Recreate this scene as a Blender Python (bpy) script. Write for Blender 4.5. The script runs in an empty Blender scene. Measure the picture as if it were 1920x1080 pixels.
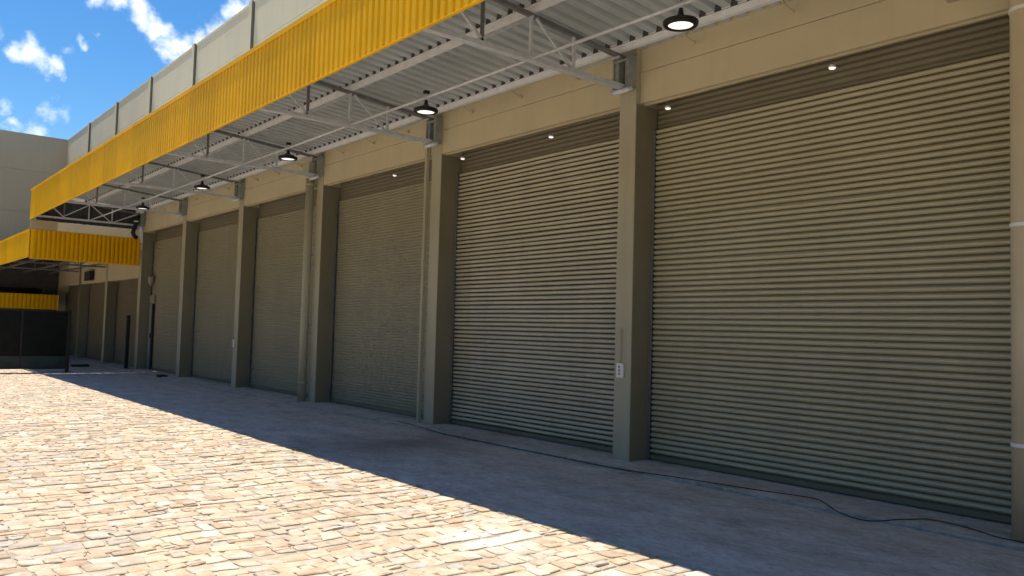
import bpy, bmesh, math, random
from mathutils import Vector, Matrix
random.seed(7)
SC = bpy.context.scene
COL = SC.collection

# ------------------------------------------------------------------ camera
F_PX = 1542.0
CAM_H = 1.5
R = Matrix(((0.6341, 0.0233, 0.7729), (0.7723, -0.0554, -0.6329), (0.0281, 0.9982, -0.0531)))
# rows: world X, Y, Z expressed on the camera axes (re-orthogonalised below)
cx_ = Vector((R[0][0], R[1][0], R[2][0])); cz_ = Vector((R[0][2], R[1][2], R[2][2]))
cz_.normalize(); cx_ = (cx_ - cz_ * cx_.dot(cz_)).normalized(); cy_ = cz_.cross(cx_)
cam_d = bpy.data.cameras.new('camera'); cam = bpy.data.objects.new('camera', cam_d); COL.objects.link(cam)
M4 = Matrix.Identity(4)
for i in range(3):
    M4[i][0] = cx_[i]; M4[i][1] = cy_[i]; M4[i][2] = cz_[i]
M4[2][3] = CAM_H
cam.matrix_world = M4
cam_d.sensor_width = 36; cam_d.lens = F_PX / 1920 * 36
cam_d.clip_start = 0.05; cam_d.clip_end = 3000
SC.camera = cam

def ray(u, v):
    a = Vector(((u - 960) / F_PX, -(v - 540) / F_PX, -1.0))
    return (cx_ * a.x + cy_ * a.y + cz_ * a.z)

# ------------------------------------------------------------------ sun and sky
SUN_DIR = Vector((-0.34, -0.052, 1.0)).normalized()       # towards the sun
ELEV = math.asin(SUN_DIR.z)
ROT = math.atan2(SUN_DIR.x, SUN_DIR.y)
sd = bpy.data.lights.new('sun', 'SUN'); sd.energy = 4.7; sd.angle = math.radians(0.5); sd.color = (1.0, 0.965, 0.91)
sun = bpy.data.objects.new('sun', sd); COL.objects.link(sun)
sun.rotation_euler = SUN_DIR.to_track_quat('Z', 'Y').to_euler(); sun.location = (0, -20, 60)

W = bpy.data.worlds.new('World'); SC.world = W; W.use_nodes = True
nt = W.node_tree; nt.nodes.clear()
def wn(t, **k):
    n = nt.nodes.new(t)
    for a, b in k.items(): setattr(n, a, b)
    return n
sky = wn('ShaderNodeTexSky', sky_type='NISHITA', sun_disc=False)
sky.sun_elevation = ELEV; sky.sun_rotation = ROT
sky.air_density = 1.0; sky.dust_density = 0.15; sky.ozone_density = 3.0
hs = wn('ShaderNodeHueSaturation'); hs.inputs['Saturation'].default_value = 1.33; hs.inputs['Value'].default_value = 0.95
nt.links.new(sky.outputs[0], hs.inputs['Color'])
geo = wn('ShaderNodeTexCoord')
noi = wn('ShaderNodeTexNoise'); noi.inputs['Scale'].default_value = 16; noi.inputs['Detail'].default_value = 7; noi.inputs['Roughness'].default_value = 0.6
nt.links.new(geo.outputs['Generated'], noi.inputs['Vector'])
sub = wn('ShaderNodeVectorMath', operation='SUBTRACT'); sub.inputs[1].default_value = (0.5, 0.5, 0.5)
nt.links.new(noi.outputs['Color'], sub.inputs[0])
scl = wn('ShaderNodeVectorMath', operation='SCALE'); scl.inputs['Scale'].default_value = 0.085
nt.links.new(sub.outputs[0], scl.inputs[0])
add = wn('ShaderNodeVectorMath', operation='ADD')
nt.links.new(geo.outputs['Generated'], add.inputs[0]); nt.links.new(scl.outputs[0], add.inputs[1])
BLOBS = [(195, -8, 34, 1), (235, 8, 34, 1), (275, 28, 36, 1), (312, 50, 34, 1), (342, 72, 34, 1), (375, 70, 34, 1), (408, 55, 34, 1), (345, 98, 26, .9), (450, 40, 40, 1),
         (520, 20, 60, 1), (38, 98, 24, .75), (64, 104, 28, .85), (88, 128, 24, .8), (104, 146, 16, .6), (180, 92, 17, .55), (134, 106, 17, .25), (96, 211, 22, .45),
         (16, 199, 19, .5), (34, 238, 24, .85), (0, 236, 30, .9), (84, 252, 24, .6), (-40, 60, 30, .5), (-120, 150, 60, .9), (-260, 40, 90, .9), (-420, 180, 80, .8), (700, -300, 110, .8), (1100, -420, 140, .7)]
prev = None
for (u, v, r, w) in BLOBS:
    c = ray(u, v).normalized()
    ds = wn('ShaderNodeVectorMath', operation='DISTANCE'); ds.inputs[1].default_value = c
    nt.links.new(add.outputs[0], ds.inputs[0])
    mr = wn('ShaderNodeMapRange', interpolation_type='SMOOTHSTEP')
    mr.inputs['From Min'].default_value = r / F_PX * .95; mr.inputs['From Max'].default_value = r / F_PX * 0.1
    mr.inputs['To Min'].default_value = 0; mr.inputs['To Max'].default_value = w
    nt.links.new(ds.outputs['Value'], mr.inputs['Value'])
    if prev is None: prev = mr.outputs[0]
    else:
        mx = wn('ShaderNodeMath', operation='MAXIMUM'); nt.links.new(prev, mx.inputs[0]); nt.links.new(mr.outputs[0], mx.inputs[1]); prev = mx.outputs[0]
mixc = wn('ShaderNodeMixRGB'); mixc.inputs['Color2'].default_value = (8.2, 8.6, 9.2, 1)
nt.links.new(prev, mixc.inputs['Fac']); nt.links.new(hs.outputs[0], mixc.inputs['Color1'])
bg = wn('ShaderNodeBackground'); bg.inputs['Strength'].default_value = 0.102
nt.links.new(mixc.outputs[0], bg.inputs['Color'])
wo = wn('ShaderNodeOutputWorld'); nt.links.new(bg.outputs[0], wo.inputs['Surface'])

SC.view_settings.view_transform = 'Standard'; SC.view_settings.look = 'None'
SC.view_settings.exposure = 0.6; SC.view_settings.gamma = 1.0

# ------------------------------------------------------------------ materials
def mat(name, col, rough=0.6, metal=0.0, var=0.12, vscale=2.0, bump=0.0, bscale=40.0, spec=0.4, streak=0.0, fine=0.0):
    m = bpy.data.materials.new(name); m.use_nodes = True
    t = m.node_tree; b = t.nodes['Principled BSDF']
    b.inputs['Roughness'].default_value = rough; b.inputs['Metallic'].default_value = metal
    b.inputs['Specular IOR Level'].default_value = spec
    g = t.nodes.new('ShaderNodeNewGeometry')
    n = t.nodes.new('ShaderNodeTexNoise'); n.inputs['Scale'].default_value = vscale; n.inputs['Detail'].default_value = 6
    t.links.new(g.outputs['Position'], n.inputs['Vector'])
    r = t.nodes.new('ShaderNodeValToRGB')
    lo = [max(0, c * (1 - var)) for c in col]; hi = [min(1, c * (1 + var)) for c in col]
    r.color_ramp.elements[0].position = 0.3; r.color_ramp.elements[1].position = 0.7
    r.color_ramp.elements[0].color = (*lo, 1); r.color_ramp.elements[1].color = (*hi, 1)
    t.links.new(n.outputs['Fac'], r.inputs['Fac'])
    out = r.outputs['Color']
    if streak > 0:                                       # rain streaks and dirt running down
        mp = t.nodes.new('ShaderNodeMapping'); mp.inputs['Scale'].default_value = (9, 9, 0.35)
        t.links.new(g.outputs['Position'], mp.inputs['Vector'])
        n2 = t.nodes.new('ShaderNodeTexNoise'); n2.inputs['Scale'].default_value = 1.0; n2.inputs['Detail'].default_value = 5
        t.links.new(mp.outputs[0], n2.inputs['Vector'])
        r2 = t.nodes.new('ShaderNodeValToRGB'); r2.color_ramp.elements[0].position = .45; r2.color_ramp.elements[1].position = .75
        r2.color_ramp.elements[0].color = (1, 1, 1, 1); k = 1 - streak; r2.color_ramp.elements[1].color = (k, k * .98, k * .95, 1)
        t.links.new(n2.outputs['Fac'], r2.inputs['Fac'])
        mu = t.nodes.new('ShaderNodeMixRGB'); mu.blend_type = 'MULTIPLY'; mu.inputs['Fac'].default_value = 1
        t.links.new(out, mu.inputs['Color1']); t.links.new(r2.outputs['Color'], mu.inputs['Color2']); out = mu.outputs['Color']
    t.links.new(out, b.inputs['Base Color'])
    if bump > 0:
        n3 = t.nodes.new('ShaderNodeTexNoise'); n3.inputs['Scale'].default_value = bscale; n3.inputs['Detail'].default_value = 5
        t.links.new(g.outputs['Position'], n3.inputs['Vector'])
        bp = t.nodes.new('ShaderNodeBump'); bp.inputs['Strength'].default_value = bump; bp.inputs['Distance'].default_value = 0.02
        t.links.new(n3.outputs['Fac'], bp.inputs['Height']); t.links.new(bp.outputs[0], b.inputs['Normal'])
    return m

M_WALL = mat('beige_wall_paint', (0.57, 0.505, 0.345), 0.75, var=0.06, vscale=1.2, bump=0.12, bscale=60, streak=0.025)
M_PARA = mat('parapet_paint', (0.93, 0.78, 0.50), 0.8, var=0.05, vscale=.5, bump=0.1, bscale=30, streak=0.035)
M_COLN = mat('pilaster_paint', (0.43, 0.41, 0.30), 0.7, var=0.06, vscale=1.5, bump=0.12, bscale=50, streak=0.08)
M_BIG = mat('end_wall_paint', (0.56, 0.47, 0.315), 0.85, var=0.05, vscale=.4, bump=0.1, bscale=20, streak=0.02)
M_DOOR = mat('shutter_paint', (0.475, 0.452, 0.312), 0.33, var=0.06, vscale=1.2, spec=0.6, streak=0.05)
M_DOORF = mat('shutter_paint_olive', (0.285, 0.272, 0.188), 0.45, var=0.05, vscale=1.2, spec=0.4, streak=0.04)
M_DOORG = mat('glossy_shutter_paint', (0.52, 0.495, 0.37), 0.24, var=0.1, vscale=1.6, spec=0.8, streak=0.06)
M_GROOVEG = mat('dark_groove_shade', (0.05, 0.044, 0.03), 0.5, var=0.1, vscale=3)  # groove shade of the second shutter, put into the colour
M_DOORL = mat('shutter_paint_shaded', (0.20, 0.185, 0.13), 0.5, var=0.05, vscale=1.2, spec=0.3, streak=0.04)  # darker copy of the shutter colour: shade under the low canopy painted in
M_SHADE = mat('painted_shade', (0.225, 0.205, 0.14), 0.5, var=0.06, vscale=2)  # dark colour standing in for shade on pilasters and posts
M_GROOVE = mat('shutter_groove_shade', (0.15, 0.136, 0.082), 0.6, var=0.1, vscale=3)  # shade in the grooves between slats, put into the colour
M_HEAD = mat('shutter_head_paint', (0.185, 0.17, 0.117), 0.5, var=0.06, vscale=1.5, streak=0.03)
M_YEL = mat('yellow_sheet_paint', (0.93, 0.53, 0.003), 0.5, var=0.05, vscale=1.5, spec=0.15, streak=0.09)
def sheet_batches(m, width=1.098, lo=.90, hi=1.04):
    # each sheet of the cladding is its own batch: small jumps of tone from one sheet to the next
    t = m.node_tree; b = t.nodes['Principled BSDF']; src = b.inputs['Base Color'].links[0].from_socket
    g = t.nodes.new('ShaderNodeNewGeometry'); sx = t.nodes.new('ShaderNodeSeparateXYZ'); t.links.new(g.outputs['Position'], sx.inputs[0])
    dv = t.nodes.new('ShaderNodeMath'); dv.operation = 'DIVIDE'; dv.inputs[1].default_value = width; t.links.new(sx.outputs[0], dv.inputs[0])
    fl = t.nodes.new('ShaderNodeMath'); fl.operation = 'FLOOR'; t.links.new(dv.outputs[0], fl.inputs[0])
    wn_ = t.nodes.new('ShaderNodeTexWhiteNoise'); wn_.noise_dimensions = '1D'; t.links.new(fl.outputs[0], wn_.inputs['W'])
    mr = t.nodes.new('ShaderNodeMapRange'); mr.inputs['To Min'].default_value = lo; mr.inputs['To Max'].default_value = hi; t.links.new(wn_.outputs['Value'], mr.inputs['Value'])
    vm = t.nodes.new('ShaderNodeVectorMath'); vm.operation = 'SCALE'; t.links.new(src, vm.inputs[0]); t.links.new(mr.outputs[0], vm.inputs['Scale'])
    t.links.new(vm.outputs[0], b.inputs['Base Color'])
sheet_batches(M_YEL)
M_GALV = mat('galvanised_steel', (0.60, 0.64, 0.70), 0.5, metal=0.2, var=0.12, vscale=14)
M_BRK = mat('weathered_zinc', (0.30, 0.335, 0.34), 0.45, metal=0.3, var=0.2, vscale=12)
M_PURL = mat('zinc_purlin', (0.76, 0.80, 0.86), 0.55, metal=0.05, var=0.08, vscale=9)
M_ROOF = mat('galvanised_roof_sheet', (0.50, 0.56, 0.60), 0.42, metal=0.25, var=0.1, vscale=2)
M_GDRK = mat('grey_primed_steel', (0.20, 0.205, 0.21), 0.5, metal=0.3, var=0.15, vscale=10)
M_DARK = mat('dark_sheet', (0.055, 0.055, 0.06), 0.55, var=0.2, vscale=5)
M_BLK = mat('black_metal', (0.012, 0.012, 0.013), 0.4, var=0.1)
M_RUB = mat('black_rubber', (0.014, 0.014, 0.015), 0.6, var=0.1)
M_CREAM = mat('cream_sheet', (0.90, 0.86, 0.72), 0.6, var=0.05)
M_PIPE = mat('cream_pipe_paint', (0.55, 0.48, 0.33), 0.4, var=0.06, vscale=3, streak=0.08)
M_WHT = mat('white_plastic', (0.80, 0.80, 0.78), 0.35, var=0.03)
M_GREY = mat('grey_plastic', (0.30, 0.30, 0.31), 0.4, var=0.05)
M_GREEN = mat('dark_green_screen', (0.008, 0.011, 0.010), 0.45, var=0.3, vscale=3, spec=.12)
M_GREEN2 = mat('green_reflection', (0.035, 0.055, 0.05), 0.4, var=0.3, vscale=2.5, spec=.2)  # lighter green painted for the reflection low on the screen
M_LAMP = bpy.data.materials.new('lit_diffuser'); M_LAMP.use_nodes = True
_b = M_LAMP.node_tree.nodes['Principled BSDF']; _b.inputs['Base Color'].default_value = (.8, .78, .74, 1)
_b.inputs['Emission Color'].default_value = (1, .95, .88, 1); _b.inputs['Emission Strength'].default_value = 0.75

def stone_material(name, islands):
    m = bpy.data.materials.new(name); m.use_nodes = True; t = m.node_tree; b = t.nodes['Principled BSDF']
    b.inputs['Roughness'].default_value = 0.8; b.inputs['Specular IOR Level'].default_value = 0.25
    g = t.nodes.new('ShaderNodeNewGeometry'); L = t.links.new
    if islands: key = g.outputs['Random Per Island']
    else:
        v = t.nodes.new('ShaderNodeTexVoronoi'); v.inputs['Scale'].default_value = 6; L(g.outputs['Position'], v.inputs['Vector'])
        sp = t.nodes.new('ShaderNodeSeparateColor'); L(v.outputs['Color'], sp.inputs[0]); key = sp.outputs[0]
    r = t.nodes.new('ShaderNodeValToRGB'); cr = r.color_ramp; cr.interpolation = 'LINEAR'
    pal0 = [(0, (.46, .33, .215)), (.10, (.58, .45, .29)), (.24, (.63, .51, .345)), (.38, (.50, .43, .34)), (.50, (.66, .52, .345)), (.62, (.62, .445, .30)), (.74, (.68, .585, .42)), (.86, (.49, .45, .385)), (.95, (.74, .66, .52)), (1.0, (.50, .33, .205))]
    def pale(c): l = .5; return tuple(min(.85, (.78 * x + .22 * sum(c) / 3 * w) * 1.0) for x, w in zip(c, (.985, 1.035, 1.02)))
    pal = [(p, pale(c)) for p, c in pal0]
    cr.elements[0].position = 0; cr.elements[0].color = (*pal[0][1], 1); cr.elements[1].position = 1; cr.elements[1].color = (*pal[-1][1], 1)
    for p, c in pal[1:-1]:
        e = cr.elements.new(p); e.color = (*c, 1)
    L(key, r.inputs['Fac'])
    # veins and stains inside each stone
    n = t.nodes.new('ShaderNodeTexNoise'); n.inputs['Scale'].default_value = 9; n.inputs['Detail'].default_value = 8; n.inputs['Roughness'].default_value = .65
    L(g.outputs['Position'], n.inputs['Vector'])
    r2 = t.nodes.new('ShaderNodeValToRGB'); r2.color_ramp.elements[0].position = .3; r2.color_ramp.elements[1].position = .68
    r2.color_ramp.elements[0].color = (.70, .60, .50, 1); r2.color_ramp.elements[1].color = (1.08, 1.07, 1.05, 1)
    L(n.outputs['Fac'], r2.inputs['Fac'])
    mu = t.nodes.new('ShaderNodeMixRGB'); mu.blend_type = 'MULTIPLY'; mu.inputs['Fac'].default_value = 1
    L(r.outputs['Color'], mu.inputs['Color1']); L(r2.outputs['Color'], mu.inputs['Color2'])
    # large warm / grey drifts
    n4 = t.nodes.new('ShaderNodeTexNoise'); n4.inputs['Scale'].default_value = 0.9; n4.inputs['Detail'].default_value = 4
    L(g.outputs['Position'], n4.inputs['Vector'])
    r4 = t.nodes.new('ShaderNodeValToRGB'); r4.color_ramp.elements[0].position = .32; r4.color_ramp.elements[1].position = .68
    r4.color_ramp.elements[0].color = (.90, .89, .90, 1); r4.color_ramp.elements[1].color = (1.05, 1.0, .94, 1); L(n4.outputs['Fac'], r4.inputs['Fac'])
    mu4 = t.nodes.new('ShaderNodeMixRGB'); mu4.blend_type = 'MULTIPLY'; mu4.inputs['Fac'].default_value = 1
    L(mu.outputs['Color'], mu4.inputs['Color1']); L(r4.outputs['Color'], mu4.inputs['Color2'])
    # spilled lime dust
    ds = t.nodes.new('ShaderNodeVectorMath'); ds.operation = 'DISTANCE'; ds.inputs[1].default_value = (-4.75, 3.72, 0)
    nd = t.nodes.new('ShaderNodeTexNoise'); nd.inputs['Scale'].default_value = 3.5; nd.inputs['Detail'].default_value = 6
    L(g.outputs['Position'], nd.inputs['Vector'])
    sc = t.nodes.new('ShaderNodeVectorMath'); sc.operation = 'SCALE'; sc.inputs['Scale'].default_value = .7; L(nd.outputs['Color'], sc.inputs[0])
    ad = t.nodes.new('ShaderNodeVectorMath'); ad.operation = 'ADD'; L(g.outputs['Position'], ad.inputs[0]); L(sc.outputs[0], ad.inputs[1])
    ad2 = t.nodes.new('ShaderNodeVectorMath'); ad2.operation = 'SUBTRACT'; ad2.inputs[1].default_value = (.35, .35, .35); L(ad.outputs[0], ad2.inputs[0])
    L(ad2.outputs[0], ds.inputs[0])
    mr = t.nodes.new('ShaderNodeMapRange'); mr.inputs['From Min'].default_value = .5; mr.inputs['From Max'].default_value = .12; mr.inputs['To Max'].default_value = .7
    L(ds.outputs['Value'], mr.inputs['Value'])
    mx = t.nodes.new('ShaderNodeMixRGB'); mx.inputs['Color2'].default_value = (.76, .70, .60, 1)
    L(mr.outputs[0], mx.inputs['Fac']); L(mu4.outputs['Color'], mx.inputs['Color1'])
    L(mx.outputs['Color'], b.inputs['Base Color'])
    n3 = t.nodes.new('ShaderNodeTexNoise'); n3.inputs['Scale'].default_value = 35; n3.inputs['Detail'].default_value = 6; L(g.outputs['Position'], n3.inputs['Vector'])
    bp = t.nodes.new('ShaderNodeBump'); bp.inputs['Strength'].default_value = .35; bp.inputs['Distance'].default_value = .01
    L(n3.outputs['Fac'], bp.inputs['Height']); L(bp.outputs[0], b.inputs['Normal'])
    return m
M_STONE = stone_material('cream_cobblestone', True)
M_FIELD = stone_material('cream_cobble_field', False)
M_BED = mat('sandy_joint', (0.40, 0.325, 0.23), 0.95, var=0.25, vscale=8, bump=.3)

def apron_material():
    m = bpy.data.materials.new('dusty_concrete'); m.use_nodes = True; t = m.node_tree; b = t.nodes['Principled BSDF']; L = t.links.new
    b.inputs['Roughness'].default_value = .85; b.inputs['Specular IOR Level'].default_value = .3
    g = t.nodes.new('ShaderNodeNewGeometry')
    mp = t.nodes.new('ShaderNodeMapping'); mp.inputs['Scale'].default_value = (1.0, 1.6, 1); L(g.outputs['Position'], mp.inputs['Vector'])
    n = t.nodes.new('ShaderNodeTexNoise'); n.inputs['Scale'].default_value = 1.9; n.inputs['Detail'].default_value = 12; n.inputs['Roughness'].default_value = .72; L(mp.outputs[0], n.inputs['Vector'])
    r = t.nodes.new('ShaderNodeValToRGB'); e = r.color_ramp.elements
    e[0].position = .28; e[0].color = (.34, .295, .255, 1); e[1].position = .72; e[1].color = (.70, .645, .59, 1)
    k = e.new(.5); k.color = (.54, .49, .44, 1)
    L(n.outputs['Fac'], r.inputs['Fac'])
    # brown oil and mud stain
    ds = t.nodes.new('ShaderNodeVectorMath'); ds.operation = 'DISTANCE'; ds.inputs[1].default_value = (-9.2, 3.1, 0)
    m2 = t.nodes.new('ShaderNodeMapping'); m2.inputs['Scale'].default_value = (1.0, .55 * 1.0, 1); L(g.outputs['Position'], m2.inputs['Vector'])
    nd = t.nodes.new('ShaderNodeTexNoise'); nd.inputs['Scale'].default_value = 1.6; nd.inputs['Detail'].default_value = 7; L(g.outputs['Position'], nd.inputs['Vector'])
    sc = t.nodes.new('ShaderNodeVectorMath'); sc.operation = 'SCALE'; sc.inputs['Scale'].default_value = 1.5; L(nd.outputs['Color'], sc.inputs[0])
    ad = t.nodes.new('ShaderNodeVectorMath'); ad.operation = 'ADD'; L(m2.outputs[0], ad.inputs[0]); L(sc.outputs[0], ad.inputs[1])
    ad2 = t.nodes.new('ShaderNodeVectorMath'); ad2.operation = 'SUBTRACT'; ad2.inputs[1].default_value = (.75, .75, .75); L(ad.outputs[0], ad2.inputs[0]); L(ad2.outputs[0], ds.inputs[0])
    mr = t.nodes.new('ShaderNodeMapRange'); mr.inputs['From Min'].default_value = 1.3; mr.inputs['From Max'].default_value = .2; mr.inputs['To Max'].default_value = .6; L(ds.outputs['Value'], mr.inputs['Value'])
    nf = t.nodes.new('ShaderNodeTexNoise'); nf.inputs['Scale'].default_value = 11; nf.inputs['Detail'].default_value = 8; nf.inputs['Roughness'].default_value = .7; L(mp.outputs[0], nf.inputs['Vector'])
    rf = t.nodes.new('ShaderNodeValToRGB'); rf.color_ramp.elements[0].position = .33; rf.color_ramp.elements[1].position = .62
    rf.color_ramp.elements[0].color = (.78, .76, .75, 1); rf.color_ramp.elements[1].color = (1.08, 1.08, 1.08, 1); L(nf.outputs['Fac'], rf.inputs['Fac'])
    mf = t.nodes.new('ShaderNodeMixRGB'); mf.blend_type = 'MULTIPLY'; mf.inputs['Fac'].default_value = 1; L(r.outputs['Color'], mf.inputs['Color1']); L(rf.outputs['Color'], mf.inputs['Color2'])
    mx = t.nodes.new('ShaderNodeMixRGB'); mx.inputs['Color2'].default_value = (.16, .125, .09, 1); L(mr.outputs[0], mx.inputs['Fac']); L(mf.outputs['Color'], mx.inputs['Color1'])
    L(mx.outputs['Color'], b.inputs['Base Color'])
    n3 = t.nodes.new('ShaderNodeTexNoise'); n3.inputs['Scale'].default_value = 14; n3.inputs['Detail'].default_value = 8; L(g.outputs['Position'], n3.inputs['Vector'])
    bp = t.nodes.new('ShaderNodeBump'); bp.inputs['Strength'].default_value = .8; bp.inputs['Distance'].default_value = .03
    vo = t.nodes.new('ShaderNodeTexVoronoi'); vo.feature = 'DISTANCE_TO_EDGE'; vo.inputs['Scale'].default_value = 6.5
    dn = t.nodes.new('ShaderNodeVectorMath'); dn.operation = 'SCALE'; dn.inputs['Scale'].default_value = .12; L(n3.outputs['Color'], dn.inputs[0])
    da = t.nodes.new('ShaderNodeVectorMath'); da.operation = 'ADD'; L(g.outputs['Position'], da.inputs[0]); L(dn.outputs[0], da.inputs[1]); L(da.outputs[0], vo.inputs['Vector'])
    vr = t.nodes.new('ShaderNodeMapRange'); vr.inputs['From Max'].default_value = .07; L(vo.outputs['Distance'], vr.inputs['Value'])
    ma = t.nodes.new('ShaderNodeMath'); ma.operation = 'MULTIPLY_ADD'; ma.inputs[1].default_value = .22; L(vr.outputs[0], ma.inputs[0]); L(n3.outputs['Fac'], ma.inputs[2])
    L(ma.outputs[0], bp.inputs['Height']); L(bp.outputs[0], b.inputs['Normal'])
    return m
M_APRON = apron_material()

# ------------------------------------------------------------------ mesh helpers
class MB:
    def __init__(s): s.bm = bmesh.new()
    def box(s, x0, x1, y0, y1, z0, z1, bev=0.0):
        vs = [s.bm.verts.new(p) for p in ((x0,y0,z0),(x1,y0,z0),(x1,y1,z0),(x0,y1,z0),(x0,y0,z1),(x1,y0,z1),(x1,y1,z1),(x0,y1,z1))]
        fs = [s.bm.faces.new([vs[i] for i in q]) for q in ((3,2,1,0),(4,5,6,7),(0,1,5,4),(1,2,6,5),(2,3,7,6),(3,0,4,7))]
        if bev > 0:
            es = list({e for f in fs for e in f.edges})
            bmesh.ops.bevel(s.bm, geom=es, offset=bev, segments=2, affect='EDGES', profile=.6)
        return s
    def bar(s, a, b, w, h, up=(0, 0, 1)):
        """rectangular bar from a to b, w across, h along `up`"""
        a = Vector(a); b = Vector(b); d = (b - a).normalized(); u = Vector(up)
        side = d.cross(u)
        if side.length < 1e-4: side = d.cross(Vector((1, 0, 0)))
        side.normalize(); u = side.cross(d).normalized()
        ring = []
        for p in (a, b):
            ring.append([s.bm.verts.new(p + side * (sx * w / 2) + u * (sz * h / 2)) for sx, sz in ((-1,-1),(1,-1),(1,1),(-1,1))])
        for i in range(4):
            j = (i + 1) % 4; s.bm.faces.new((ring[0][i], ring[0][j], ring[1][j], ring[1][i]))
        s.bm.faces.new(ring[0][::-1]); s.bm.faces.new(ring[1]); return s
    def tube(s, pts, r, n=10, cap=True):
        pts = [Vector(p) for p in pts]; rings = []; last = None
        for i, p in enumerate(pts):
            d = (pts[min(i + 1, len(pts) - 1)] - pts[max(i - 1, 0)]).normalized()
            if last is None:
                x = d.cross(Vector((0, 0, 1)));
                if x.length < 1e-3: x = d.cross(Vector((1, 0, 0)))
            else: x = last - d * last.dot(d)
            x.normalize(); last = x; y = d.cross(x)
            rr = r[i] if isinstance(r, (list, tuple)) else r
            rings.append([s.bm.verts.new(p + (x * math.cos(2*math.pi*k/n) + y * math.sin(2*math.pi*k/n)) * rr) for k in range(n)])
        for a, b in zip(rings, rings[1:]):
            for k in range(n):
                f = s.bm.faces.new((a[k], a[(k+1) % n], b[(k+1) % n], b[k])); f.smooth = True
        if cap:
            s.bm.faces.new(rings[0][::-1]); s.bm.faces.new(rings[-1])
        return s
    def lathe(s, prof, n=28, caps=True):
        """profile [(r, z)] round the z axis"""
        rings = []
        for r, z in prof:
            rings.append([s.bm.verts.new((r * math.cos(2*math.pi*k/n), r * math.sin(2*math.pi*k/n), z)) for k in range(n)])
        for a, b in zip(rings, rings[1:]):
            for k in range(n):
                f = s.bm.faces.new((a[k], a[(k+1) % n], b[(k+1) % n], b[k])); f.smooth = True
        if caps: s.bm.faces.new(rings[0][::-1]); s.bm.faces.new(rings[-1])
        return s
    def slats(s, prof, a, b, mats, per, n=30, amp=.004, sag=.0022):
        a = Vector(a); b = Vector(b); cols = []
        N = len(prof) // per + 2
        ph = [(random.uniform(0, 6), random.uniform(.6, 1.6), random.gauss(0, amp * .6), random.gauss(0, sag)) for _ in range(N)]
        for i in range(n + 1):
            u = i / n; p = a.lerp(b, u); col = []
            for j, q in enumerate(prof):
                w = ph[j // per]
                dy = amp * math.sin(u * 7 + q[2] * 1.7) * .7 + amp * .5 * math.sin(u * 9 * w[1] + w[0]) + w[2] * u
                dz = w[3] * math.sin(math.pi * u) + .0012 * math.sin(u * 11 + w[0])
                col.append(s.bm.verts.new((p.x + q[0], p.y + q[1] + dy, p.z + q[2] + dz)))
            cols.append(col)
        for A, B in zip(cols, cols[1:]):
            for i in range(len(prof) - 1):
                f = s.bm.faces.new((A[i], A[i+1], B[i+1], B[i])); f.material_index = mats[i % len(mats)]
        return s
    def strip(s, prof, a, b, mats=None):
        """a profile of (offset vectors) swept from a to b: rows of quads"""
        a = Vector(a); b = Vector(b)
        A = [s.bm.verts.new(a + Vector(p)) for p in prof]; B = [s.bm.verts.new(b + Vector(p)) for p in prof]
        for i in range(len(prof) - 1):
            f = s.bm.faces.new((A[i], A[i+1], B[i+1], B[i]))
            if mats: f.material_index = mats[i % len(mats)]
        return s
    def build(s, name, m, parent=None, solid=0.0, loc=None, flat=True, recalc=True):
        if recalc: bmesh.ops.recalc_face_normals(s.bm, faces=s.bm.faces)
        me = bpy.data.meshes.new(name); s.bm.to_mesh(me); s.bm.free(); me.materials.append(m)
        o = bpy.data.objects.new(name, me); COL.objects.link(o)
        if parent is not None: o.parent = parent
        if loc is not None: o.location = loc
        if solid:
            md = o.modifiers.new('thickness', 'SOLIDIFY'); md.thickness = solid; md.offset = 0
        return o

def tag(o, label=None, cat=None, group=None, kind=None):
    if label: o['label'] = label
    if cat: o['category'] = cat
    if group: o['group'] = group
    if kind: o['kind'] = kind
    return o
def thing(name, label, cat, loc=(0, 0, 0), group=None):
    o = bpy.data.objects.new(name, None); COL.objects.link(o); o.location = loc; o.empty_display_size = .2
    return tag(o, label, cat, group)
def copy_tree(o, parent=None):
    c = o.copy(); COL.objects.link(c)
    if parent is not None: c.parent = parent
    for ch in o.children: copy_tree(ch, c)
    return c

def trapez(t0, t1, pitch, h, rib=0.45, flank=0.1):
    """(t, depth) points of a trapezoidal sheet between t0 and t1"""
    pts = []; t = t0
    while t < t1 - 1e-6:
        for f, d in ((0, 0), (1 - rib - 2 * flank, 0), (1 - rib - flank, h), (1 - flank, h)):
            q = t + f * pitch
            if q < t1: pts.append((q, d))
        t += pitch
    pts.append((t1, 0)); return pts

# ------------------------------------------------------------------ ground
def sheet(name, x0, x1, y0, y1, z, m, kind='structure'):
    b = MB(); vs = [b.bm.verts.new(p) for p in ((x0,y0,z),(x1,y0,z),(x1,y1,z),(x0,y1,z))]; b.bm.faces.new(vs)
    return tag(b.build(name, m, recalc=False), kind=kind)
sheet('ground', -600, 600, -600, 600, -0.03, M_FIELD)
sheet('joint_sand', -31, 3, -1.6, 4.75, -0.010, M_BED)

def sky_blocker():  # unseen dark slope added behind the camera to block low sky light
    b = MB(); nx, ny = 90, 14; V = []
    for i in range(nx + 1):
        x = -130 + 220 * i / nx; row = []
        for j in range(ny + 1):
            y = -17 - 34 * j / ny; s = min(1, j / 4)
            row.append(b.bm.verts.new((x, y, -.05 + s * (14.5 + 1.6 * math.sin(x * .13) + 1.1 * math.sin(x * .31 + 1)) + (random.gauss(0, .35) if j else 0))))
        V.append(row)
    for a, c in zip(V, V[1:]):
        for j in range(ny): b.bm.faces.new((a[j], a[j+1], c[j+1], c[j]))
    tag(b.build('sky_blocker', mat('sky_blocker_dark', (.05, .06, .025), .9, var=.35, vscale=.7, bump=.5, bscale=3)), kind='structure')
sky_blocker()

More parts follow.
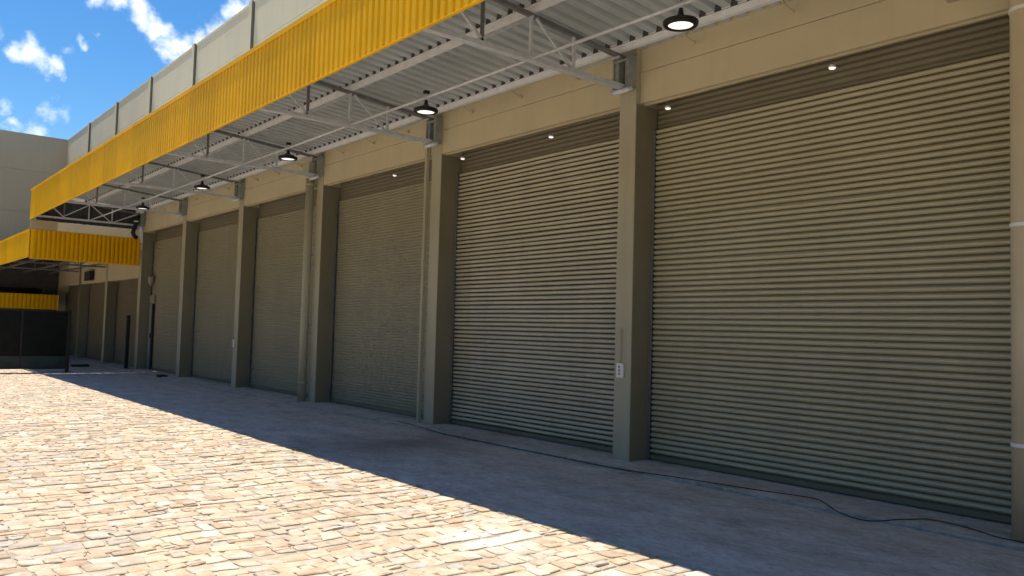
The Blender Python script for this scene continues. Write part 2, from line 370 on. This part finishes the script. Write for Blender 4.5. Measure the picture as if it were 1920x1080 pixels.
def stone(bm, x0, x1, y0, y1, wob):
    g = random.uniform(.001, .0045) if random.random() < .8 else random.uniform(.004, .009)
    zt = random.gauss(0, .0022); tx = random.gauss(0, .013); ty = random.gauss(0, .013)
    cs = []
    for (px, py) in ((x0, y0), (x1, y0), (x1, y1), (x0, y1)):
        cs.append((px + wob(py) + random.gauss(0, .007), py + random.gauss(0, .012)))
    cxm = sum(c[0] for c in cs) / 4; cym = sum(c[1] for c in cs) / 4
    outline = []
    for i in range(4):                                     # corners are chipped, edges bowed
        p = cs[i]; q = cs[(i + 1) % 4]
        for f in (.10, .5, .90):
            ox = p[0] + (q[0] - p[0]) * f; oy = p[1] + (q[1] - p[1]) * f
            k = random.gauss(0, .003) if f == .5 else 0
            dx, dy = cxm - ox, cym - oy; dl = math.hypot(dx, dy) or 1
            outline.append((ox + dx / dl * (g + k), oy + dy / dl * (g + k)))
    zf = lambda px, py, dz: zt + tx * (px - cxm) + ty * (py - cym) + dz
    low = [bm.verts.new((px, py, -.022)) for px, py in outline]
    mid = [bm.verts.new((px + (cxm - px) * .03, py + (cym - py) * .03, zf(px, py, -.004))) for px, py in outline]
    top = [bm.verts.new((px + (cxm - px) * .17, py + (cym - py) * .17, zf(px, py, random.gauss(.0008, .0009)))) for px, py in outline]
    n = len(outline)
    for A, B in ((low, mid), (mid, top)):
        for i in range(n): bm.faces.new((A[i], A[(i+1) % n], B[(i+1) % n], B[i]))
    bm.faces.new(top)
def cobbles():
    b = MB(); bm = b.bm
    x = -30.6
    while x < 2.6:
        w = random.choice((random.uniform(.10, .14), random.uniform(.13, .19))); y = -1.2 + random.uniform(0, .15); ph = random.uniform(0, 6)
        while y < 4.38:
            l = random.choice((random.uniform(.09, .15), random.uniform(.12, .20)))
            wob = lambda yy: .035 * math.sin(yy * 1.9 + ph) + .022 * math.sin(yy * 5.3 + x)
            u = random.random()
            cuts = [0, 1] if (u < .74 or w < .12) else ([0, random.uniform(.35, .65), 1] if u < .95 else [0, .33, .68, 1])
            for c0, c1 in zip(cuts, cuts[1:]):
                stone(bm, x + w * c0, x + w * c1, y, y + l, wob)
            y += l
        x += w
    return tag(b.build('cobblestone_paving', M_STONE, recalc=False), kind='structure')
cobbles()

def grid_sheet(name, x0, x1, nx, ys, zf, m):
    b = MB(); rows = []
    for i in range(nx + 1):
        x = x0 + (x1 - x0) * i / nx
        rows.append([b.bm.verts.new((x, y + (random.gauss(0, .035) if j == 0 else 0), zf(x, y, j))) for j, y in enumerate(ys)])
    for a, c in zip(rows, rows[1:]):
        for j in range(len(ys) - 1): b.bm.faces.new((a[j], c[j], c[j+1], a[j+1]))
    return tag(b.build(name, m, recalc=False), kind='structure')
grid_sheet('concrete_apron', -45, 6, 420, (4.37, 4.43, 5.6, 6.76), lambda x, y, j: (-.02, .006, .012, .012)[j], M_APRON)
b = MB(); b.box(-45, 6, 6.78, 7.75, -.02, .035, .006); tag(b.build('threshold_slab', M_APRON), kind='structure')

# ------------------------------------------------------------------ main warehouse
BAY = 4.07
CX = [-6.697 - BAY * k for k in range(-2, 9)]            # pilaster centres, from x = 1.44 leftwards
CX[1] = -2.33                                            # the nearest pilaster stands a little wider
def cxk(k): return CX[k + 2]
FY = 7.2; DY = 7.55; PT = 9.15; XL = -39.2
wh = thing('warehouse_building', 'long beige warehouse with a row of roller shutters between pilasters', 'building', (-18, FY, 0))
OFF = -Vector(wh.location)
def part(b, name, m, parent=None, **k):
    o = b.build(name, m, None, **k)
    p = parent or wh
    o.parent = p
    o.matrix_parent_inverse = Matrix.Identity(4)
    if p.type == 'EMPTY': o.location = -Vector(p.location)
    return o
# parapet: two courses of panels per bay with open joints, shadowed by the capping
pb = MB(); cap = MB()
edges = [c for c in CX if c > XL] + [XL - .2]
for i in range(len(edges) - 1):
    xr = edges[i] - .131; xl = edges[i+1] + .12
    if i == len(edges) - 2: xl = XL
    pb.box(xl, xr, 7.265, 7.5, 5.0, 8.105, .004); pb.box(xl, xr, 7.265, 7.5, 8.117, PT, .004)
part(pb, 'parapet_wall', M_PARA)
cap.box(XL, 14, 7.252, 7.72, PT + .002, PT + .035, .004); part(cap, 'capping', M_PARA)
b = MB(); b.box(XL, 14, 7.62, 18, -.02, 9.0); part(b, 'wall', M_WALL)
for k in range(-2, 8):
    c = cxk(k); b = MB(); b.box(c - .13, c + .13, FY, 7.61, -.01, 5.3, .006)
    part(b, 'pilaster', M_COLN if k < 7 else M_SHADE)  # last one takes the dark colour for shade under the low canopy
    b = MB(); b.box(c - .11, c + .07, FY + .005, 7.61, 5.302, PT + .045, .004); q = part(b, 'parapet_post', M_PARA)
    b = MB(); b.box(c + .0702, c + .078, FY + .009, 7.6, 5.302, PT + .03); part(b, 'post_side_shade', M_SHADE, q)  # dark strip painting the shaded side of the post
    b = MB(); b.box(c + .1302, c + .134, FY + .012, 7.61, .036, 2.86 if k > 5 else 4.25); part(b, 'return_shade', M_SHADE)  # thin dark panel painting the shade on the pilaster's return face

SLAT = .068
def slat_prof(z0, z1, depth, SLAT=.0642):
    """shutter slats: a bowed face and a deep narrow joint under each"""
    pts = []; n = round((z1 - z0) / SLAT)
    for i in range(n):
        for t, d in ((0, .06), (.20, .05), (.28, .42), (.37, .70), (.49, .93), (.62, 1), (.76, .93), (.89, .70), (.97, .36)):
            pts.append((0, -depth * d, z0 + (i + t) * (z1 - z0) / n))
    pts.append((0, 0, z1)); return pts
def bay(k, head, setback, low=False):
    """lintel and shutter between pilaster k (left) and k-1 (right)"""
    xl = cxk(k) + .1315; xr = cxk(k - 1) - .1315
    ly = FY + setback
    top = 5.1 if not low else 5.1
    b = MB(); b.box(xl, xr, ly, ly + .07, head, 4.635 if not low else top, .005)
    b.box(xl, xr, ly + .0702, ly + .11, head - .012, head + .04, .004)
    o = part(b, 'lintel', M_WALL)
    if not low:
        b = MB(); b.box(xl, xr, ly + .008, 7.615, 4.643, top, .004); part(b, 'upper_lintel', M_WALL)
    hb = 3.985 if not low else head - .25                       # foot of the darker head panel
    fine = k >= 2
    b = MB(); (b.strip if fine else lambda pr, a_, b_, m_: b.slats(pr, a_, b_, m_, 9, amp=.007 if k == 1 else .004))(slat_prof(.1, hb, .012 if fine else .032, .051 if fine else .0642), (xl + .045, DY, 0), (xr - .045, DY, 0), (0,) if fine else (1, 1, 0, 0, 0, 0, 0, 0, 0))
    d = part(b, 'roller_door', M_DOORL if low else M_DOORF if fine else M_DOORG if k == 1 else M_DOOR, solid=.002); d.data.materials.append(M_GROOVEG if k == 1 else M_GROOVE)  # second material darkens the groove faces as painted shade
    b = MB(); b.strip(slat_prof(hb, head + .36, .006 if fine else .016), (xl + .03, DY + .028, 0), (xr - .03, DY + .028, 0))
    part(b, 'head_panel', M_HEAD, d, solid=.002)
    b = MB(); b.box(xl + .045, xr - .045, DY - .034, DY + .02, .045, .099, .006); part(b, 'bottom_bar', M_HEAD, d)
    for s, x in ((1, xl), (-1, xr)):
        b = MB()
        a0, a1 = sorted((x + s * .001, x + s * .012)); b.box(a0, a1, DY - .05, DY + .05, .036, hb)
        a0, a1 = sorted((x + s * .0125, x + s * .052)); b.box(a0, a1, DY - .05, DY - .046, .036, hb)
        part(b, 'guide_rail', M_GDRK, d)
    return d
doors = {}
for k in range(0, 6):
    doors[k] = bay(k, 4.262, .075 if k == 0 else .012)
doors[-1] = bay(-1, 4.262, .02)
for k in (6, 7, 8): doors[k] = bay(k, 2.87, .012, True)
tag(doors[0], 'nearest wide shutter of beige ribbed slats'); tag(doors[1], 'second shutter with sharply ribbed slats')
tag(doors[5], 'far shutter with a small pedestrian door')
# small pedestrian door let into the last shutter under the high canopy
b = MB(); b.box(-26.86, -26.6, DY - .06, DY - .02, .05, 2.05, .004); o = part(b, 'pedestrian_door', M_GREY, doors[5])
b = MB(); b.box(-26.6 + .002, -26.46, DY - .07, DY - .02, .05, 2.05, .003); part(b, 'door_opening', M_BLK, o)
b = MB(); b.box(-26.88, -26.44, DY - .065, DY - .02, 2.06, 2.32, .004); part(b, 'transom', M_DOORF, doors[5])
b = MB(); b.box(-26.66, -26.63, DY - .085, DY - .061, 1.0, 1.14, .003); part(b, 'handle', M_BLK, o)

# ------------------------------------------------------------------ neighbouring building across the end
nb = thing('end_building', 'plain taupe building with a high blank wall closing the yard at the far end', 'building', (XL, 0, 0))
b = MB()
b.box(XL - .4, XL, -14, 7.6, 3.3, 5.9 - .006); b.box(XL - .4, XL, -14, 7.6, 5.9 + .006, 7.65 - .006); b.box(XL - .4, XL, -14, 7.6, 7.65 + .006, PT - .01)
b.box(XL - .4, XL - .02, -14, 7.58, 3.3, PT - .012)
b.box(XL - .4, XL, -14, 2.0, -.02, 3.294); b.box(XL - .4, XL, 6.7, 7.595, -.02, 3.294)
part(b, 'wall', M_BIG, nb)
b = MB(); b.box(XL - .42, XL + .02, -14, 7.285, PT - .008, PT + .03, .004); part(b, 'capping', M_BIG, nb)
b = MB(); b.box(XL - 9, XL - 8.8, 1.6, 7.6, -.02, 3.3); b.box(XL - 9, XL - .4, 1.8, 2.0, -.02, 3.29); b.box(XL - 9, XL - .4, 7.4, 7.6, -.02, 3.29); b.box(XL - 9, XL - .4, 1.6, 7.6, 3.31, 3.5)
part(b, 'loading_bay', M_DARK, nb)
# ------------------------------------------------------------------ canopies
def chord(Y): return 4.80 + (7.15 - Y) * .09
def make_truss(parent, x, zb, ztop, M=M_GALV, full=True):
    """cantilever truss in the plane x, from the pilaster outwards"""
    t = MB(); t.bar((x, 4.17, zb), (x, 7.14, zb), .09, .05)
    root = part(t, 'truss', M, parent)
    def sp(b, n, m=M):
        o = b.build(n, m, root); return o
    zt = lambda Y: ztop(Y)
    b = MB(); b.bar((x, 4.17, zt(4.17)), (x, 7.14, zt(7.14)), .05, .045); sp(b, 'top_chord', M_GDRK)
    nodes = [4.34, 4.99, 5.65, 6.29]
    for i, Y in enumerate(nodes):
        b = MB(); b.bar((x, Y, zb + .023), (x, Y, zt(Y) - .023), .032, .032, (0, 1, 0)); sp(b, 'post', M_GDRK if i < 2 else M)
    diag = [(4.34, 1, 4.99, 0), (5.65, 1, 4.93, 0), (5.70, 1, 6.24, 0), (7.0, 1, 6.33, 0)]
    for (y0, u0, y1, u1) in diag:
        z0 = zt(y0) - .02 if u0 else zb + .022; z1 = zt(y1) - .02 if u1 else zb + .022
        b = MB(); b.bar((x + .028, y0, z0), (x + .028, y1, z1), .022, .03); sp(b, 'diagonal', M)
    if full:
        b = MB()                                           # fixing frame on the face of the pilaster
        for dx in (-.085, .085):
            b.box(x + dx - .03, x + dx + .03, 7.09, 7.195, zb - .03, zt(7.14) + .02)
            b.box(x + dx - .05 if dx < 0 else x + dx + .032, x + dx - .032 if dx < 0 else x + dx + .05, 7.07, 7.195, zb - .03, zt(7.14) + .02)
        b.box(x - .11, x + .11, 7.065, 7.088, zb - .05, zb - .01); b.box(x - .11, x + .11, 7.065, 7.088, zt(7.14) - .05, zt(7.14) - .02)
        sp(b, 'wall_bracket', M_BRK)
        b = MB(); b.tube([(x - .12, 7.05, zb - .06), (x + .0, 7.04, zb - .07), (x + .12, 7.06, zb - .06), (x + .15, 7.1, zb - .04)], .032, 12); sp(b, 'drain_elbow')
    return root

cano = thing('high_canopy', 'long cantilever canopy with bright yellow ribbed fascia and galvanised trusses', 'canopy', (-12, 5.6, 4.4))
CXR, CXL = 13.0, -26.98
def fascia(parent, x0, x1, y, z0, z1, name='fascia'):
    pr = [(0 + t, -d, 0) for t, d in trapez(x0, x1, .122, .022, rib=.5, flank=.11)]
    b = MB(); b.strip(pr, (0, y, z0), (0, y, z1)); f = part(b, name, M_YEL, parent, solid=.0015)
    b = MB(); b.box(x0, x1, y - .034, y + .03, z1, z1 + .018, .004); b.box(x0, x1, y - .036, y - .03, z1 - .05, z1 - .001)
    c = part(b, 'top_flashing', M_YEL, f); return f
FA = fascia(cano, CXL, CXR, 4.15, 4.345, 5.19)
b = MB(); b.box(CXL, CXR, 4.118, 4.152, 4.333, 4.344, .002); part(b, 'bottom_trim', M_YEL, FA)
# roof sheet on the purlins
sh = trapez(CXL, CXR, .2, .05, rib=.30, flank=.09)
b = MB(); zs = lambda Y: chord(Y) + .128
A = [b.bm.verts.new((t, 4.17, zs(4.17) + d)) for t, d in sh]; B = [b.bm.verts.new((t, 7.31, zs(7.31) + d)) for t, d in sh]
for i in range(len(sh) - 1): b.bm.faces.new((A[i], A[i+1], B[i+1], B[i]))
part(b, 'roof_sheet', M_ROOF, cano, solid=.0015)
for Y in (4.27, 5.65, 7.0):
    z0 = chord(Y) + .026; b = MB()
    b.box(CXL, CXR, Y - .03, Y - .0275, z0, z0 + .098); b.box(CXL, CXR, Y - .0275, Y + .03, z0, z0 + .0025); b.box(CXL, CXR, Y - .0275, Y + .03, z0 + .0955, z0 + .098)
    b.box(CXL, CXR, Y + .0275, Y + .03, z0 + .0026, z0 + .02)
    q = part(b, 'purlin', M_PURL, cano)
    b = MB(); t = CXL; zt_ = zs(Y - .034)
    ln = []
    while t < 0.5:                                         # one dark strip painting the shade in the rib gaps over the purlin
        ln += [(t + .2 * f, d) for f, d in ((.0, -.0265), (.53, -.0265), (.62, .047), (.90, .047), (.99, -.0265))]; t += .2
    lo = [b.bm.verts.new((px, Y - .034, zt_ - .0295)) for px, d in ln]; up = [b.bm.verts.new((px, Y - .034, zt_ + d)) for px, d in ln]
    for i in range(len(ln) - 1): b.bm.faces.new((lo[i], lo[i+1], up[i+1], up[i]))
    part(b, 'rib_gap_shade', M_DARK, q, solid=.004)
TRX = [cxk(k) for k in range(-1, 5)] + [-26.9]
for x in TRX: make_truss(cano, x, 4.45, chord)
for i in range(len(TRX) - 1):
    b = MB(); b.tube([(TRX[i] - .035, 5.65, 4.452), ((TRX[i] + TRX[i+1]) / 2, 5.65, 4.446), (TRX[i+1] + .035, 5.65, 4.452)], .018, 10); part(b, 'tie_tube', M_GALV, cano)
    for f in (.22, .5, .78):                        # small struts from the wall to the eaves purlin
        x = TRX[i] + (TRX[i+1] - TRX[i]) * f
        b = MB(); b.bar((x, 7.03, 4.83), (x + .01, 7.2, 4.77), .014, .014); b.box(x - .01, x + .03, 7.19, 7.208, 4.75, 4.79); part(b, 'strut', M_WALL, cano)
# far lower canopy
lowc = thing('low_canopy', 'lower yellow ribbed canopy stepping down beyond the end of the long one', 'canopy', (-33, 5.6, 3.3))
LX1, LX0 = -26.93, -39.15
F2 = fascia(lowc, LX0, LX1 + .012, 4.15, 3.24, 4.04)
pr = [(d, t, 0) for t, d in trapez(4.17, 7.14, .122, .075, rib=.52, flank=.05)]
b = MB(); b.strip(pr, (LX1, 0, 3.2), (LX1, 0, 4.05)); part(b, 'end_fascia', M_YEL, lowc, solid=.0015)
b = MB()
for y0, y1 in ((4.84, 5.64), (5.65, 6.45), (6.46, 7.1)): b.box(LX1 - .01, LX1 + .045, y0, y1, 4.056, 4.31, .004)
part(b, 'edge_trim', M_CREAM, lowc)
b = MB(); b.box(LX1 - .01, LX1 + .04, 4.14, 4.832, 4.056, 4.33, .004); part(b, 'edge_trim', M_BIG, lowc)
b = MB(); b.strip([(0, t, d) for t, d in ((4.2, 4.02), (7.19, 3.9))], (LX0, 0, 0), (LX1, 0, 0)); part(b, 'roof_sheet', M_DARK, lowc, solid=.02)  # dark colour stands in for the deep shade under this canopy
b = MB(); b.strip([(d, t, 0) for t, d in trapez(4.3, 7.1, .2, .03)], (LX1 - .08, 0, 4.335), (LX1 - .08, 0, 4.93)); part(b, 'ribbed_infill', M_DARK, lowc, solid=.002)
for x in (-28.3, -31.1, -35.2): make_truss(lowc, x, 3.35, lambda Y: 3.80 + (7.15 - Y) * .03, M_GDRK, False)
for Y in (4.9, 5.9, 6.8):
    b = MB(); b.bar((LX0, Y, 3.4), (LX1 - .05, Y, 3.4), .05, .05); part(b, 'tie_tube', M_GDRK, lowc)
b = MB(); b.box(XL + .002, XL + .03, -2, 7.19, 2.75, 4.0); part(b, 'shade_panel', M_DARK, nb)  # dark sheet added on the wall as painted shade below the canopy
b = MB(); b.box(XL + .002, XL + .03, 6.68, 7.19, -.02, 2.745); part(b, 'shade_panel', M_DARK, nb)  # dark strip painting the shaded corner of the end wall
# small yellow awning in front of the dark bay
aw = thing('small_awning', 'small yellow ribbed awning low on the end wall in deep shade', 'awning', (-38.6, 6, 1.9))
b = MB(); b.strip([(d, t, 0) for t, d in trapez(3.4, 7.08, .15, .03)], (-38.5, 0, 1.88), (-38.5, 0, 2.49)); part(b, 'fascia', M_YEL, aw, solid=.002)
b = MB(); b.box(-39.15, -38.48, 3.4, 7.085, 2.492, 2.51); part(b, 'roof_sheet', M_DARK, aw)
b = MB(); b.box(-38.53, -38.46, 7.082, 7.11, 1.87, 2.5); part(b, 'edge_trim', M_CREAM, aw)

# ------------------------------------------------------------------ hanging lamps
LAMPS = [(-4.64, 'lowest detail'), (-8.73, ''), (-12.87, ''), (-17.03, ''), (-21.27, '')]
LAB = ['black round high bay lamp nearest the camera, above the nearest wide shutter',
       'black high bay lamp hanging by the second pilaster bracket from the right',
       'black high bay lamp hanging over the third shutter, middle one of five',
       'small dark high bay lamp, fourth along the canopy from the right',
       'tiniest dark high bay lamp, farthest along, near the low canopy']
def make_lamp():
    root = thing('high_bay_lamp', LAB[0], 'lamp', (0, 0, 0), 'lamps hanging under the high canopy')
    b = MB(); b.lathe([(.15, -.012), (.158, .002), (.15, .012), (.105, .028), (.06, .048), (.03, .07), (.018, .128)]); b.build('housing', M_BLK, root)
    b = MB(); b.lathe([(.112, -.013), (.114, -.034), (.15, -.03), (.157, -.0125), (.112, -.0128)], caps=False); b.build('bezel', M_BLK, root)
    b = MB(); b.lathe([(.001, -.024), (.111, -.022), (.111, -.014), (.001, -.014)]); b.build('diffuser', M_LAMP, root)
    b = MB(); b.tube([(0, 0, .129), (0, 0, .16)], .012, 8)
    b.tube([(0.0, 0, .16), (.018, 0, .175), (.02, 0, .2), (0, 0, .222), (-.02, 0, .2)], .006, 8); b.build('hook', M_GALV, root)
    b = MB(); b.box(-.03, .03, -.035, .035, .21, .25, .008); b.build('driver_box', M_BLK, root)
    return root
for i, (x, _) in enumerate(LAMPS):
    o = make_lamp() if i == 0 else copy_tree(lamp0)
    if i == 0: lamp0 = o
    o['label'] = LAB[i]
    o.location = (x, 5.65, 4.285)
for i, x in enumerate((x for x, _ in LAMPS)): pass

# ------------------------------------------------------------------ small downlights under the shutter heads
DL = [(-4.2, 'small white downlight near the middle of the nearest wide shutter head'),
      (-6.27, 'small white downlight at the left end of the nearest wide shutter head'),
      (-8.32, 'small white downlight near the middle of the second shutter head'),
      (-10.38, 'small white downlight at the left end of the second shutter head'),
      (-12.41, 'small white downlight alone on the third shutter head')]
for i, (x, lab) in enumerate(DL):
    if i == 0:
        dl0 = thing('downlight', lab, 'light', (0, 0, 0), 'downlights under the shutter heads')
        b = MB(); b.lathe([(.03, -.012), (.036, -.012), (.038, 0), (.032, .012), (.02, .022)], 20); b.build('housing', M_WHT, dl0)
        b = MB(); b.lathe([(.001, -.024), (.026, -.022), (.034, -.0125), (.001, -.0125)], 20); b.build('diffuser', M_LAMP, dl0)
        b = MB(); b.tube([(0, 0, .02), (0, 0, .05), (0, -.02, .062), (0, -.075, .064)], .006, 8); b.build('stem', M_GDRK, dl0)
        o = dl0
    else: o = copy_tree(dl0); o['label'] = lab
    o.location = (x, 7.43, 4.19)

# ------------------------------------------------------------------ downpipes
def ring(b, x, y, z, r, h=.03):
    pts = []; n = 24
    for zz, rr in ((z - h/2, r), (z + h/2, r)):
        pts.append([b.bm.verts.new((x + rr * math.cos(2*math.pi*k/n), y + rr * math.sin(2*math.pi*k/n), zz)) for k in range(n)])
    ins = [[b.bm.verts.new((x + (r-.008) * math.cos(2*math.pi*k/n), y + (r-.008) * math.sin(2*math.pi*k/n), zz)) for k in range(n)] for zz in (z - h/2, z + h/2)]
    for k in range(n):
        j = (k+1) % n
        b.bm.faces.new((pts[0][k], pts[0][j], pts[1][j], pts[1][k])); b.bm.faces.new((pts[1][k], pts[1][j], ins[1][j], ins[1][k])); b.bm.faces.new((ins[0][k], ins[0][j], pts[0][j], pts[0][k]))
# thick pipe in front of the nearest pilaster
p = thing('downpipe', 'thick cream drainpipe with bright steel clamps at the right edge of the yard', 'pipe', (-2.36, 7.05, 0))
b = MB(); b.tube([(-2.36, 7.05, .03), (-2.36, 7.05, 2), (-2.36, 7.05, 4.26), (-2.37, 7.04, 4.36), (-2.43, 7.04, 4.43), (-2.53, 7.04, 4.46), (-2.95, 7.04, 4.47)], .118, 28); part(b, 'pipe', M_PIPE, p)
for z in (4.12, 2.43, .75):
    b = MB(); ring(b, -2.36, 7.05, z, .126, .028); b.box(-2.40, -2.32, 7.17, 7.2, z - .014, z + .014); part(b, 'clamp', M_WHT, p)
p = thing('downpipe', 'round beige drainpipe with box hopper beside the third visible pilaster', 'pipe', (-15.04, 7.09, 0))
b = MB(); b.tube([(-15.04, 7.09, .03), (-15.04, 7.09, 2), (-15.04, 7.09, 4.42)], .082, 20); part(b, 'pipe', M_COLN, p)
b = MB(); b.box(-15.17, -14.9, 6.98, 7.17, 4.5, 4.72, .01); b.tube([(-15.04, 7.09, 4.40), (-15.04, 7.09, 4.505)], [.085, .12], 16); part(b, 'hopper', M_COLN, p)
for z in (4.28, 2.9, 1.5, .4):
    b = MB(); ring(b, -15.04, 7.09, z, .091, .03); b.box(-15.06, -15.02, 7.175, 7.205, z - .012, z + .012); part(b, 'clamp', M_COLN, p)
p = thing('downpipe', 'slim square beige conduit running up beside the second visible pilaster', 'conduit', (-10.99, 7.15, 0))
b = MB(); b.box(-11.0, -10.945, 7.13, 7.19, .035, 4.40, .01); part(b, 'pipe', M_COLN, p)
for z in (3.9, 2.6, 1.3, .3):
    b = MB(); b.box(-11.006, -10.939, 7.124, 7.195, z - .015, z + .015, .004); part(b, 'clamp', M_COLN, p)
p = thing('drain_hose', 'black drain hose bending down at the far end of the high canopy', 'hose', (-26.6, 6.9, 4.1))
b = MB(); b.tube([(-26.75, 7.02, 4.72), (-26.72, 6.95, 4.66), (-26.7, 6.93, 4.5), (-26.72, 6.88, 4.3), (-26.74, 6.86, 4.2), (-26.72, 6.9, 4.1), (-26.75, 6.98, 4.05)], .06, 12); part(b, 'hose', M_RUB, p)
b = MB(); b.tube([(-26.7, 6.928, 4.52), (-26.7, 6.928, 4.57)], .068, 12); part(b, 'collar', M_GALV, p)

# ------------------------------------------------------------------ control boxes
def control_box(x, z, lab):
    t = thing('control_box', lab, 'switch', (x, 7.2, z), 'control boxes on the pilasters')
    b = MB(); b.box(-.055, .055, -.036, -.001, -.085, .085, .01); b.build('case', M_WHT, t)
    for dz, m in ((.04, M_GREY), (0, M_GREY), (-.04, M_GREY)):
        b = MB(); b.tube([(0, -.0365, dz), (0, -.046, dz)], .014, 14); b.build('button', m, t)
    b = MB(); b.tube([(0, -.018, .086), (0, -.018, .16), (0, -.012, .5)], .006, 8); b.build('cable', M_COLN, t)
    return t
control_box(-6.71, 1.08, 'white push button box on the pilaster left of the nearest wide shutter')
control_box(cxk(3) - .04, 1.05, 'pale push button box on a distant pilaster near the fifth shutter')
# speaker-like dark box on the low lintel
t = thing('wall_box', 'small black box on the beige lintel under the low canopy', 'box', (-33.4, 7.19, 3.12))
b = MB(); b.box(-.5, .5, -.12, -.001, -.17, .17, .02); b.build('case', M_BLK, t)
b = MB(); b.box(-.42, .42, -.13, -.121, -.13, .13, .01); b.build('front_grille', M_DARK, t)
t = thing('wall_lamp', 'pale half round wall lamp above the pedestrian door', 'lamp', (-26.66, 7.44, 2.76))
b = MB(); b.tube([(0, 0, -.16), (0, 0, -.08), (0, 0, .06), (0, 0, .13)], [.03, .07, .10, .10], 18); b.build('shade', M_DOORF, t)
b = MB(); b.box(-.04, .04, .05, .1, -.03, .05, .004); b.build('wall_plate', M_GREY, t)

# ------------------------------------------------------------------ fence, posts, bits on the floor
t = thing('screen_fence', 'dark green screened fence panel standing at the far left of the yard', 'fence', (-26, 4, 0))
b = MB(); b.box(-26.015, -25.985, .6, 5.06, .452, 1.70); part(b, 'screen', M_GREEN, t)
b = MB(); b.box(-26.02, -25.98, .6, 5.06, .14, .45); part(b, 'reflection_panel', M_GREEN2, t)  # paler green strip painted as a reflection along the foot
for y in (1.7, 3.95):
    b = MB(); b.box(-25.984, -25.965, y - .02, y + .02, .14, 1.70, .003); part(b, 'stiffener', M_BLK, t)
b = MB(); b.box(-26.03, -25.97, .6, 5.06, .10, .138, .004); part(b, 'bottom_rail', M_BLK, t)
b = MB(); b.box(-26.03, -25.97, .6, 5.06, 1.702, 1.735, .004); part(b, 'top_rail', M_BLK, t)
for y in (5.11, 2.85, .6):
    b = MB(); b.box(-26.045, -25.955, y - .045, y + .045, -.01, 1.76, .006); b.box(-26.1, -25.9, y - .1, y + .1, -.005, .02, .004); part(b, 'post', M_BLK, t)
t = thing('bollard_post', 'thin black steel post standing against the pilaster where the canopy steps down', 'post', (-27.2, 6.98, .035))
b = MB(); b.box(-.05, .05, -.05, .05, 0, 1.64, .008); b.build('shaft', M_BLK, t)
b = MB(); b.box(-.09, .09, -.09, .09, 0.001, .015, .003); b.build('foot_plate', M_BLK, t)
def block(x, y, lx, ly, lab):
    t = thing('rubber_block', lab, 'block', (x, y, .012), 'black blocks on the ground')
    b = MB(); b.box(-lx/2, lx/2, -ly/2, ly/2, 0, .07, .018); b.build('body', M_RUB, t)
    b = MB(); b.tube([(-lx*.2, 0, .069), (-lx*.2, 0, .08)], .025, 12); b.build('bolt_head', M_GDRK, t)
block(-23.1, 6.85, .36, .2, 'black rubber block lying at the foot of a far pilaster')
block(-28.9, 6.05, .3, .5, 'black rubber block lying on the ground beneath the low canopy')

cab = [(-11.2, 6.90, .05), (-10.4, 6.80, .05), (-9.6, 6.75, .025), (-8.6, 6.752, .022), (-7.4, 6.755, .022), (-6.4, 6.758, .022), (-5.5, 6.80, .048), (-4.8, 6.92, .046), (-4.35, 7.02, .046), (-4.12, 7.03, .05), (-3.95, 6.93, .047), (-3.75, 6.76, .035), (-3.55, 6.68, .024), (-3.40, 6.70, .024), (-3.27, 6.82, .046), (-3.19, 6.98, .046), (-3.12, 7.08, .046), (-2.95, 7.09, .046), (-2.7, 7.0, .046), (-2.55, 6.92, .046), (-2.38, 6.9, .046), (-2.1, 6.93, .046), (-1.5, 7.0, .046), (-.6, 6.95, .046)]
def spline(P, n=6):
    P = [Vector(p) for p in P]; out = []
    for i in range(len(P) - 1):
        p0, p1, p2, p3 = P[max(i-1, 0)], P[i], P[i+1], P[min(i+2, len(P)-1)]
        for s in range(n):
            t = s / n
            out.append(.5 * ((2*p1) + (p2-p0)*t + (2*p0-5*p1+4*p2-p3)*t*t + (3*p1-p0-3*p2+p3)*t**3))
    out.append(P[-1]); return out
b = MB(); b.tube(spline(cab), .0045, 8)
tag(b.build('power_cable', M_RUB), 'black power cable trailing along the foot of the nearest shutters with one loop', 'cable')
